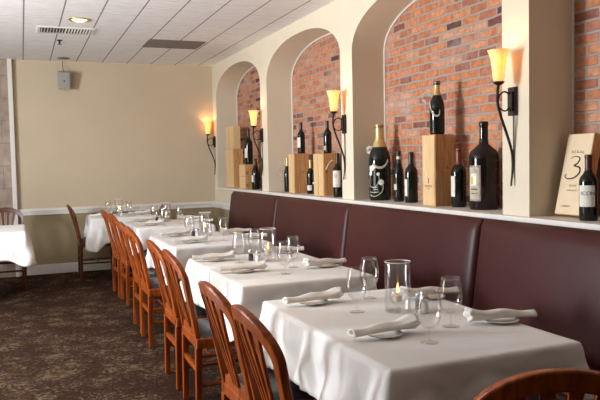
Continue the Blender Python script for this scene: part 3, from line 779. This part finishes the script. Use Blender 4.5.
t, pa, wr, r, fa, rad = bottle(2.60, 7.80, ZL, 0.37, 0.098, 'champ', 'dark champagne bottle on the ledge beside the wall lamp, farthest arch, right one of two')
pa('paper_label', 'label', -0.05, 0.0, 0.09, 0.17)
t, pa, wr, r, fa, rad = bottle(2.66, 7.93, ZL, 0.33, 0.080, 'champ', 'small dark bottle with gold neck half hidden behind another in the farthest arch', cap='gold_foil')
pa('paper_label', 'label_old', -0.03, 0.02, 0.06, 0.13)
# --- second arch
t, pa, wr, r, fa, rad = bottle(2.66, 6.90, ZL, 0.365, 0.076, 'champ', 'dark bottle with ribbon on its neck, left of the crate in the second arch', cap='gold_foil')
ribbon(t, [(-0.02, 0.00, 0.29), (-0.035, 0.06, 0.31), (-0.05, 0.10, 0.27), (-0.05, 0.09, 0.19), (-0.045, 0.05, 0.15)], 0.018)
crate(2.56, 2.715, 6.44, 6.60, ZL, 1.527, 'square knotty pine crate under a bottle, left one in the second arch')
t, pa, wr, r, fa, rad = bottle(2.66, 6.49, 1.528, 0.315, 0.078, 'bord', 'dark wine bottle with white label on the left crate of the second arch')
pa('paper_label', 'label', -0.04, 0.012, 0.06, 0.16)
t, pa, wr, r, fa, rad = bottle(2.66, 6.265, ZL, 0.335, 0.076, 'bord', 'dark bottle with yellow capsule in the gap between the two crates, second arch', cap='gold_foil')
pa('paper_label', 'label', -0.02, 0.03, 0.035, 0.085)
t, pa, wr, r, fa, rad = bottle(2.66, 6.13, ZL, 0.325, 0.072, 'bord', 'dark bottle touching the double crate, right one in the gap, second arch')
pa('paper_label', 'label', -0.02, 0.015, 0.10, 0.12)
crate(2.57, 2.70, 5.74, 5.855, ZL, 1.515, 'pine crate half of the pair at the right of the second arch, nearer one', ghost=False)
crate(2.57, 2.70, 5.86, 5.975, ZL, 1.515, 'pale pine crate half of the pair at the right of the second arch, farther one', mat='pine_edge', ghost=False)
t, pa, wr, r, fa, rad = bottle(2.64, 5.80, 1.516, 0.30, 0.076, 'bord', 'dark wine bottle standing on the right pair of crates in the second arch')
pa('paper_label', 'label_old', -0.03, 0.005, 0.03, 0.07)
t, pa, wr, r, fa, rad = bottle(2.60, 5.51, ZL, 0.39, 0.084, 'bord', 'dark bottle with tall cream label and ribbon beside the second wall lamp', cap='black_foil')
pa('paper_label', 'label', -0.045, 0.045, 0.09, 0.235)
pa('label_band', 'label_old', -0.04, 0.04, 0.105, 0.11, 0.002); pa('label_crest', 'label_old', -0.012, 0.014, 0.17, 0.205, 0.002)
ribbon(t, [(-0.03, 0.03, 0.33), (-0.05, 0.06, 0.31), (-0.055, 0.10, 0.27), (-0.05, 0.15, 0.24)], 0.012)
# --- third arch: painted champagne bottle
t, pa, wr, r, fa, rad = bottle(2.655, 4.84, ZL, 0.605, 0.176, 'champ', 'large champagne bottle painted with white flowers and tied with gauze ribbon', cap='gold_foil', cap_len=0.30, group='large bottles in the niches')
def disc(u, v, s, petals=6):
    bm = bmesh.new(); q = 24; c = bm.verts.new(((rad(v)+0.004)*math.cos(fa+u/r), (rad(v)+0.004)*math.sin(fa+u/r), v)); ring = []
    for i in range(q):
        a = 2*PI*i/q; k = s*(0.82+0.18*abs(math.sin(a*petals/2))); uu, vv = u+k*math.cos(a), v+k*math.sin(a); R_ = rad(vv)+0.0015
        ring.append(bm.verts.new((R_*math.cos(fa+uu/r), R_*math.sin(fa+uu/r), vv)))
    for i in range(q): bm.faces.new((c, ring[i], ring[(i+1) % q]))
    obj('painted_flower', bm, 'flower', t, smooth=True)
for u, v, s in ((-0.040, 0.255, 0.026), (-0.012, 0.270, 0.020), (-0.050, 0.215, 0.020), (0.045, 0.145, 0.024), (0.022, 0.21, 0.014)): disc(u, v, s)
bm = bmesh.new()
for pts in ([(-0.06, 0.05), (-0.03, 0.035), (0.01, 0.04), (0.05, 0.07), (0.06, 0.11), (0.05, 0.14)], [(0.022, 0.21), (0.03, 0.17), (0.01, 0.12), (-0.02, 0.10)], [(-0.06, 0.07), (-0.02, 0.065), (0.03, 0.07)], [(-0.05, 0.20), (-0.06, 0.15), (-0.055, 0.11)], [(-0.05, 0.11), (0.0, 0.105), (0.02, 0.11)]):
    P = spline([(a, b, 0) for a, b in pts], 5)
    tube(bm, [((rad(p.y)+0.0015)*math.cos(fa+p.x/r), (rad(p.y)+0.0015)*math.sin(fa+p.x/r), p.y) for p in P], 0.0019, 5)
obj('painted_vine', bm, 'flower', t, smooth=True)
wr('CUVEE', 0.015, 0.088, 'flower')
ribbon(t, [(-0.02, 0.035, 0.40), (-0.05, 0.06, 0.425), (-0.055, 0.10, 0.41), (-0.05, 0.12, 0.395), (-0.05, 0.07, 0.385), (-0.04, 0.02, 0.395)], 0.03)
ribbon(t, [(-0.035, 0.01, 0.40), (-0.060, 0.0, 0.36), (-0.080, -0.03, 0.30), (-0.076, -0.075, 0.27), (-0.04, -0.105, 0.262), (-0.005, -0.11, 0.285), (0.02, -0.10, 0.32)], 0.020)
t, pa, wr, r, fa, rad = bottle(2.675, 4.58, ZL, 0.385, 0.080, 'champ', 'small dark champagne bottle between the flower bottle and a labelled bottle', cap='black_foil')
pa('paper_label', 'label_old', -0.03, 0.0, 0.09, 0.135)
bm = bmesh.new(); lathe(bm, [(0.0165, 0.315), (0.0165, 0.345)], 20, False); obj('neck_band', bm, 'label', t)
t, pa, wr, r, fa, rad = bottle(2.675, 4.40, ZL, 0.375, 0.096, 'bord', 'dark round-shouldered bottle with narrow cream label left of the tall pine crate', cap='black_foil')
pa('paper_label', 'label', -0.045, -0.015, 0.05, 0.175)
t, hx, hy, h = crate(2.565, 2.715, 3.915, 4.07, ZL, 1.607, 'tall knotty pine crate with a ribboned bottle on top in the third arch')
bm = bmesh.new(); v, f = text_verts('RESERVE', 0.022); add_flat(bm, v, f, lambda a, b: (-hx-0.0052, -a-0.0, 0.135+b)); obj('lettering', bm, 'pale_ink', t)
bm = bmesh.new(); box(bm, -hx-0.0052, -hx-0.0042, -0.006, 0.006, 0.155, 0.19); box(bm, -hx-0.0052, -hx-0.0042, -0.02, 0.02, 0.118, 0.121); obj('crest', bm, 'pale_ink', t)
t, pa, wr, r, fa, rad = bottle(2.64, 4.00, 1.608, 0.36, 0.102, 'champ', 'champagne bottle with gauze ribbon standing on the tall pine crate', cap='gold_foil', cap_len=0.26)
bm = bmesh.new(); lathe(bm, [(0.0215, 0.335), (0.0225, 0.362), (0, 0.363)], 20, False); obj('cork_cap', bm, 'black_foil', t)
ribbon(t, [(-0.01, 0.03, 0.26), (-0.05, 0.06, 0.29), (-0.06, 0.09, 0.25), (-0.055, 0.05, 0.225)], 0.022)
ribbon(t, [(-0.040, 0.03, 0.235), (-0.056, 0.00, 0.20), (-0.060, -0.03, 0.15), (-0.045, -0.055, 0.125), (-0.03, -0.068, 0.13), (-0.02, -0.065, 0.16)], 0.015)
t, pa, wr, r, fa, rad = bottle(2.67, 3.80, ZL, 0.385, 0.098, 'bord', 'dark wine bottle with red capsule and white label right of the tall crate', cap='red_foil', cap_len=0.27)
pa('paper_label', 'label', -0.060, -0.012, 0.07, 0.205)
pa('label_text', 'label_old', -0.050, -0.03, 0.165, 0.169, 0.002)
t, pa, wr, r, fa, rad = bottle(2.67, 3.535, ZL, 0.545, 0.186, 'mag', 'huge brown wine bottle with framed label, biggest bottle of the niches', cap='bottle_brown', glass='bottle_brown', group='large bottles in the niches')
pa('paper_label', 'label_grey', -0.085, 0.005, 0.055, 0.275)
pa('label_panel', 'label_old', -0.078, -0.002, 0.065, 0.262, 0.0022)
pa('label_picture', 'label', -0.066, -0.020, 0.15, 0.225, 0.003)
pa('label_picture', 'gold_foil', -0.060, -0.030, 0.16, 0.205, 0.0036)
pa('label_text_line', 'ink', -0.066, -0.014, 0.125, 0.132, 0.003); pa('label_text_line', 'ink', -0.060, -0.020, 0.10, 0.105, 0.003)
# --- nearest arch: leaning box numbered 3 and a bottle
t = thing('wooden_wine_box', 'pale smooth wooden box with a black 3, leaning in the nearest arch', 'box', (2.635, 2.800, ZL+0.013), 0, 'wooden wine crates in the niches')
bm = bmesh.new(); sh = 0.19
SH = Matrix(((1, 0, 0.19, 0), (0, 1, 0, 0), (0, 0, 1, 0), (0, 0, 0, 1)))
tilt = Matrix.Rotation(math.radians(13), 4, 'Y')
W2, D2, H2 = 0.092, 0.055, 0.435
rz_ = Matrix.Rotation(math.radians(0), 4, 'Z')
fm = Matrix.Translation((0, 0, 0)) @ rz_ @ tilt
box(bm, 0, D2, -W2, W2, 0, H2, fm); obj('box', bm, 'pine', t, bevel=0.002)
bm = bmesh.new(); box(bm, -0.003, -0.0005, -W2+0.003, W2-0.003, 0.003, H2-0.003, fm); obj('lid', bm, 'pine_pale', t)
def flat_text(body, size, yc, zc, sx=1.0, mat='ink'):
    v, f = text_verts(body, size); bm = bmesh.new()
    add_flat(bm, v, f, lambda a, b: fm @ Vector((-0.0042, -(a*sx+yc), zc+b))); obj('lettering', bm, mat, t)
flat_text('R E G A L', 0.021, 0.0, 0.335)
bm = bmesh.new()
P = spline([(0.032-0.075, 0.300, 0), (-0.012, 0.312, 0), (0.022, 0.302, 0), (0.012, 0.275, 0), (-0.008, 0.262, 0), (0.030, 0.252, 0), (0.036, 0.225, 0), (0.005, 0.198, 0), (-0.040, 0.192, 0), (-0.062, 0.205, 0), (-0.052, 0.218, 0)], 7)
nP = len(P); tube(bm, [fm @ Vector((-0.0045, -p.x, p.y)) for p in P], [0.0012+0.0030*math.sin(PI*min(1, max(0, i/nP))) for i in range(nP)], 6); obj('painted_numeral', bm, 'ink', t, smooth=True)
flat_text('ESTATE', 0.014, 0.005, 0.155); flat_text('NAPA VALLEY', 0.011, 0.005, 0.13); flat_text('CABERNET', 0.012, -0.02, 0.045)
t, pa, wr, r, fa, rad = bottle(2.59, 2.610, ZL, 0.325, 0.088, 'bord', 'dark wine bottle with white label in front of the box marked 3', cap='brown_foil', facing=222)
pa('paper_label', 'label', -0.048, 0.034, 0.07, 0.175); wr('ICON', 0.026, 0.135)
t = thing('wooden_wine_box', 'wooden box with paper label cut off by the right edge, beside the labelled bottle', 'box', (2.66, 2.43, ZL), 0, 'wooden wine crates in the niches')
bm = bmesh.new(); box(bm, -0.05, 0.05, -0.08, 0.08, 0, 0.35); obj('box', bm, 'dark_wood', t, bevel=0.003)
bm = bmesh.new(); box(bm, -0.052, -0.0502, -0.07, 0.07, 0.06, 0.22); obj('paper_label', bm, 'label', t)
bm = bmesh.new(); box(bm, -0.06, 0.055, -0.085, 0.085, 0.351, 0.385); obj('cloth_top', bm, 'linen_top', t, bevel=0.01)

# ------------------------------------------------------------ wall lamps
def sconce(y, label, x=XW):
    t = thing('wall_sconce', label, 'wall lamp', (x, y, -0.072), 0, 'bronze wall sconces with glowing shades')
    bm = bmesh.new(); box(bm, -0.016, 0.0, -0.032, 0.032, 1.675, 1.83); box(bm, -0.030, -0.014, -0.018, 0.018, 1.70, 1.805); obj('backplate', bm, 'iron', t, bevel=0.003)
    bm = bmesh.new(); tube(bm, spline([(-0.026, 0, 1.79), (-0.06, 0.004, 1.805), (-0.095, 0.0, 1.785), (-0.108, 0, 1.75)], 6), 0.0048, 8)
    tube(bm, spline([(-0.026, 0, 1.72), (-0.06, 0.0, 1.70), (-0.095, 0.0, 1.715), (-0.104, 0, 1.73)], 6), 0.0042, 8); obj('bracket_arm', bm, 'iron', t, smooth=True)
    pts = spline([(-0.10, 0, 1.848), (-0.108, 0, 1.80), (-0.108, 0, 1.74), (-0.085, 0, 1.665), (-0.050, 0, 1.58), (-0.018, 0, 1.49), (-0.009, 0, 1.42), (-0.014, 0, 1.345), (-0.022, 0, 1.29)], 6)
    bm = bmesh.new(); tube(bm, pts, [0.0080 if i < len(pts)*0.7 else 0.0080-0.004*(i-len(pts)*0.7)/(len(pts)*0.3) for i in range(len(pts))], 8); obj('curved_stem', bm, 'iron', t, smooth=True)
    bm = bmesh.new(); tube(bm, [(-0.007, -0.004, 1.68), (-0.006, -0.004, 1.45), (-0.018, -0.002, 1.295)], 0.003, 6); obj('stem_shadow_rod', bm, 'iron', t, smooth=True)  # thin dark tube built in place of the stem's shadow on the wall
    bm = bmesh.new(); lathe(bm, [(0.006, 1.835), (0.020, 1.843), (0.030, 1.852), (0.031, 1.858), (0.0, 1.858)], 20, True, (-0.10, 0, 0)); obj('shade_cup', bm, 'iron', t, smooth=True, autosmooth=50)
    bm = bmesh.new(); lathe(bm, [(0.026, 1.859), (0.031, 1.875), (0.0345, 1.91), (0.038, 1.95), (0.043, 1.985), (0.053, 2.012), (0.060, 2.026), (0.0575, 2.026), (0.050, 2.011), (0.040, 1.985), (0.035, 1.95), (0.0315, 1.91), (0.028, 1.876), (0, 1.865)], 32, False, (-0.10, 0, 0)); obj('glass_shade', bm, 'shade', t, smooth=True)
    bm = bmesh.new(); lathe(bm, [(0.006, 1.866), (0.010, 1.88), (0.012, 1.91), (0.006, 1.935), (0, 1.94)], 12, True, (-0.10, 0, 0)); obj('bulb', bm, 'lamp', t, smooth=True)
    li = bpy.data.lights.new('sconce_lamp', 'POINT'); li.energy = 1.6; li.color = (1.0, 0.62, 0.28); li.shadow_soft_size = 0.02
    lo = bpy.data.objects.new('sconce_light', li); COL.objects.link(lo); lo.location = (-0.10, 0, 1.985); lo.parent = t
sconce(3.065, 'bronze wall lamp with amber shade on the pillar right of the huge bottle')
sconce(5.185, 'bronze wall lamp with amber glass shade on the pillar between second and third arches')
sconce(7.30, 'bronze wall lamp with amber glass shade on the pillar right of the farthest arch')
sconce(9.33, 'bronze wall lamp with amber glass shade in the far corner by the back wall')

# ------------------------------------------------------------ ceiling fittings
t = thing('recessed_ceiling_light', 'round recessed ceiling light with gold trim, lit warm', 'ceiling light', (0.55, 6.72, ZC))
bm = bmesh.new(); lathe(bm, [(0.085, -0.001), (0.10, -0.001), (0.10, -0.006), (0.085, -0.010), (0.070, -0.004)], 32, False); obj('trim_ring', bm, 'brass', t, smooth=True)
bm = bmesh.new(); lathe(bm, [(0.0, -0.004), (0.045, -0.016), (0.06, -0.008), (0.070, -0.002)], 28, False); obj('lamp', bm, 'lamp', t, smooth=True)
t = thing('air_vent', 'white louvred air vent in the ceiling beside the recessed light', 'vent', (0.46, 7.27, ZC))
bm = bmesh.new()
for a in ((-0.27, 0.27, -0.17, -0.14), (-0.27, 0.27, 0.14, 0.17), (-0.27, -0.24, -0.14, 0.14), (0.24, 0.27, -0.14, 0.14)): box(bm, *a, -0.012, -0.0005)
obj('frame', bm, 'vent_white', t, bevel=0.002)
bm = bmesh.new(); box(bm, -0.24, 0.24, -0.14, 0.14, -0.002, -0.0005); obj('duct_opening', bm, 'vent_dark', t)
bm = bmesh.new()
for i in range(17):
    x = -0.225+0.028*i; box(bm, -0.0015, 0.0015, -0.14, 0.14, -0.008, 0.008, Matrix.Translation((x, 0, -0.009)) @ Matrix.Rotation(math.radians(40 if i < 8 else -40), 4, 'Y'))
obj('louvres', bm, 'vent_white', t)
t = thing('return_air_grille', 'long dark taupe return grille set in the ceiling tiles', 'vent', (1.64, 7.78, ZC))
bm = bmesh.new(); box(bm, -0.30, 0.30, -0.23, 0.23, -0.004, -0.0005); obj('backing', bm, 'vent_brown', t)
bm = bmesh.new()
for a in ((-0.31, 0.31, -0.24, -0.22), (-0.31, 0.31, 0.22, 0.24), (-0.31, -0.29, -0.22, 0.22), (0.29, 0.31, -0.22, 0.22)): box(bm, *a, -0.010, -0.0005)
obj('frame', bm, 'vent_brown', t)
bm = bmesh.new()
for i in range(20): box(bm, -0.29, 0.29, -0.0015, 0.0015, -0.007, 0.007, Matrix.Translation((0, -0.205+0.0215*i, -0.008)) @ Matrix.Rotation(math.radians(35), 4, 'X'))
obj('louvres', bm, 'vent_brown', t)
t = thing('fire_sprinkler', 'small dark sprinkler head hanging below the ceiling near the air vent', 'sprinkler', (0.43, 7.85, ZC))
bm = bmesh.new(); lathe(bm, [(0.03, -0.001), (0.03, -0.006), (0.012, -0.010), (0.010, -0.035), (0, -0.036)], 16); obj('body', bm, 'iron', t, smooth=True, autosmooth=40)
bm = bmesh.new(); lathe(bm, [(0.0, -0.044), (0.024, -0.044), (0.024, -0.047), (0, -0.047)], 16); obj('deflector', bm, 'iron', t)
bm = bmesh.new(); tube(bm, [(0, 0.01, -0.03), (0, 0.012, -0.045)], 0.003, 6); tube(bm, [(0, -0.01, -0.03), (0, -0.012, -0.045)], 0.003, 6); obj('yoke', bm, 'iron', t)
bm = bmesh.new(); lathe(bm, [(0.075, -0.001), (0.075, -0.007), (0.05, -0.012), (0, -0.012)], 28); o = obj('ceiling_disc', bm, 'vent_brown', smooth=True, autosmooth=40); o.location = (0.54, 9.12, ZC)
tag(o, 'flat dark round ceiling fixture just above the wall loudspeaker', 'ceiling fixture')
t = thing('loudspeaker', 'small grey box loudspeaker tilted high on the back wall', 'loudspeaker', (0.545, YB, 2.475))
tm = Matrix.Translation((0, -0.09, 0)) @ Matrix.Rotation(math.radians(14), 4, 'X')
bm = bmesh.new(); box(bm, -0.075, 0.075, -0.055, 0.055, -0.11, 0.11, tm); obj('cabinet', bm, 'grey_plastic', t, bevel=0.006)
bm = bmesh.new(); box(bm, -0.066, 0.066, -0.060, -0.0555, -0.10, 0.10, tm); obj('front_grille', bm, 'grey_plastic', t, bevel=0.002)
bm = bmesh.new(); box(bm, -0.008, 0.008, -0.063, -0.0605, -0.01, 0.008, tm); obj('badge', bm, 'ink', t)
bm = bmesh.new(); tube(bm, [(0, -0.06, 0.03), (0, -0.001, 0.05)], 0.010, 8); box(bm, -0.03, 0.03, -0.006, -0.0005, 0.01, 0.09)
tube(bm, spline([(0, -0.08, 0.10), (0, -0.08, 0.14), (-0.01, -0.05, 0.19), (0.0, -0.02, 0.265)], 5), 0.003, 6); obj('bracket', bm, 'iron', t)

# ------------------------------------------------------------ light
w = bpy.data.worlds.new('room surroundings'); scn.world = w; w.use_nodes = True
bg = w.node_tree.nodes['Background']; bg.inputs['Color'].default_value = (1.0, 0.86, 0.70, 1); bg.inputs['Strength'].default_value = 0.09
def area(name, loc, target, size, sizey, energy, color):
    li = bpy.data.lights.new(name, 'AREA'); li.shape = 'RECTANGLE'; li.size = size; li.size_y = sizey; li.energy = energy; li.color = color
    o = bpy.data.objects.new(name, li); COL.objects.link(o); o.location = loc
    o.rotation_euler = (Vector(target)-Vector(loc)).to_track_quat('-Z', 'Y').to_euler(); return o
area('window_daylight', (-3.6, 4.9, 1.75), (2.5, 4.6, 1.3), 0.8, 0.9, 275, (0.86, 0.93, 1.0))
area('ceiling_fill', (-2.7, 4.6, 0.9), (-1.7, 4.6, 2.79), 2.0, 6.5, 270, (1.0, 0.93, 0.87))  # added upward fill that brightens the ceiling, no fixture there
area('ceiling_wash', (-0.6, 3.0, 2.70), (0.6, 3.4, 0), 2.5, 5.0, 8, (1.0, 0.86, 0.70))
for x, y in ((-0.9, 2.2), (0.1, 3.4)):  # two added spots brighten the near floor and chairs, fixtures unseen
    li = bpy.data.lights.new('aisle_fill_spot', 'SPOT'); li.energy = 45; li.spot_size = 1.7; li.spot_blend = 0.8; li.color = (1, 0.80, 0.58); li.shadow_soft_size = 0.06
    o = bpy.data.objects.new('aisle_fill_spot', li); COL.objects.link(o); o.location = (x, y, ZC-0.03)
li = bpy.data.lights.new('downlight_spot', 'SPOT'); li.energy = 12; li.spot_size = 1.6; li.spot_blend = 0.7; li.color = (1, 0.72, 0.42); li.shadow_soft_size = 0.05
o = bpy.data.objects.new('downlight_spot', li); COL.objects.link(o); o.location = (0.55, 6.88, ZC-0.03)

scn.cycles.transparent_max_bounces = 48; scn.cycles.max_bounces = 12
# ------------------------------------------------------------ camera
cam = bpy.data.cameras.new('camera'); co = bpy.data.objects.new('camera', cam); COL.objects.link(co)
co.location = (0, 0, 1.374)
YAW, PITCH, ROLL, F = 0.3836, 0.0526, -0.0207, 687.3
co.rotation_euler = (Matrix.Rotation(-YAW, 3, 'Z') @ Matrix.Rotation(PI/2-PITCH, 3, 'X') @ Matrix.Rotation(-ROLL, 3, 'Z').inverted()).to_euler()
cam.sensor_width = 36; cam.lens = F/600*36; cam.shift_y = -1.8/600; cam.clip_start = 0.05
scn.camera = co
vs = scn.view_settings; vs.view_transform = 'Standard'; vs.look = 'None'; vs.gamma = 1; vs.exposure = 0.0; vs.use_curve_mapping = False
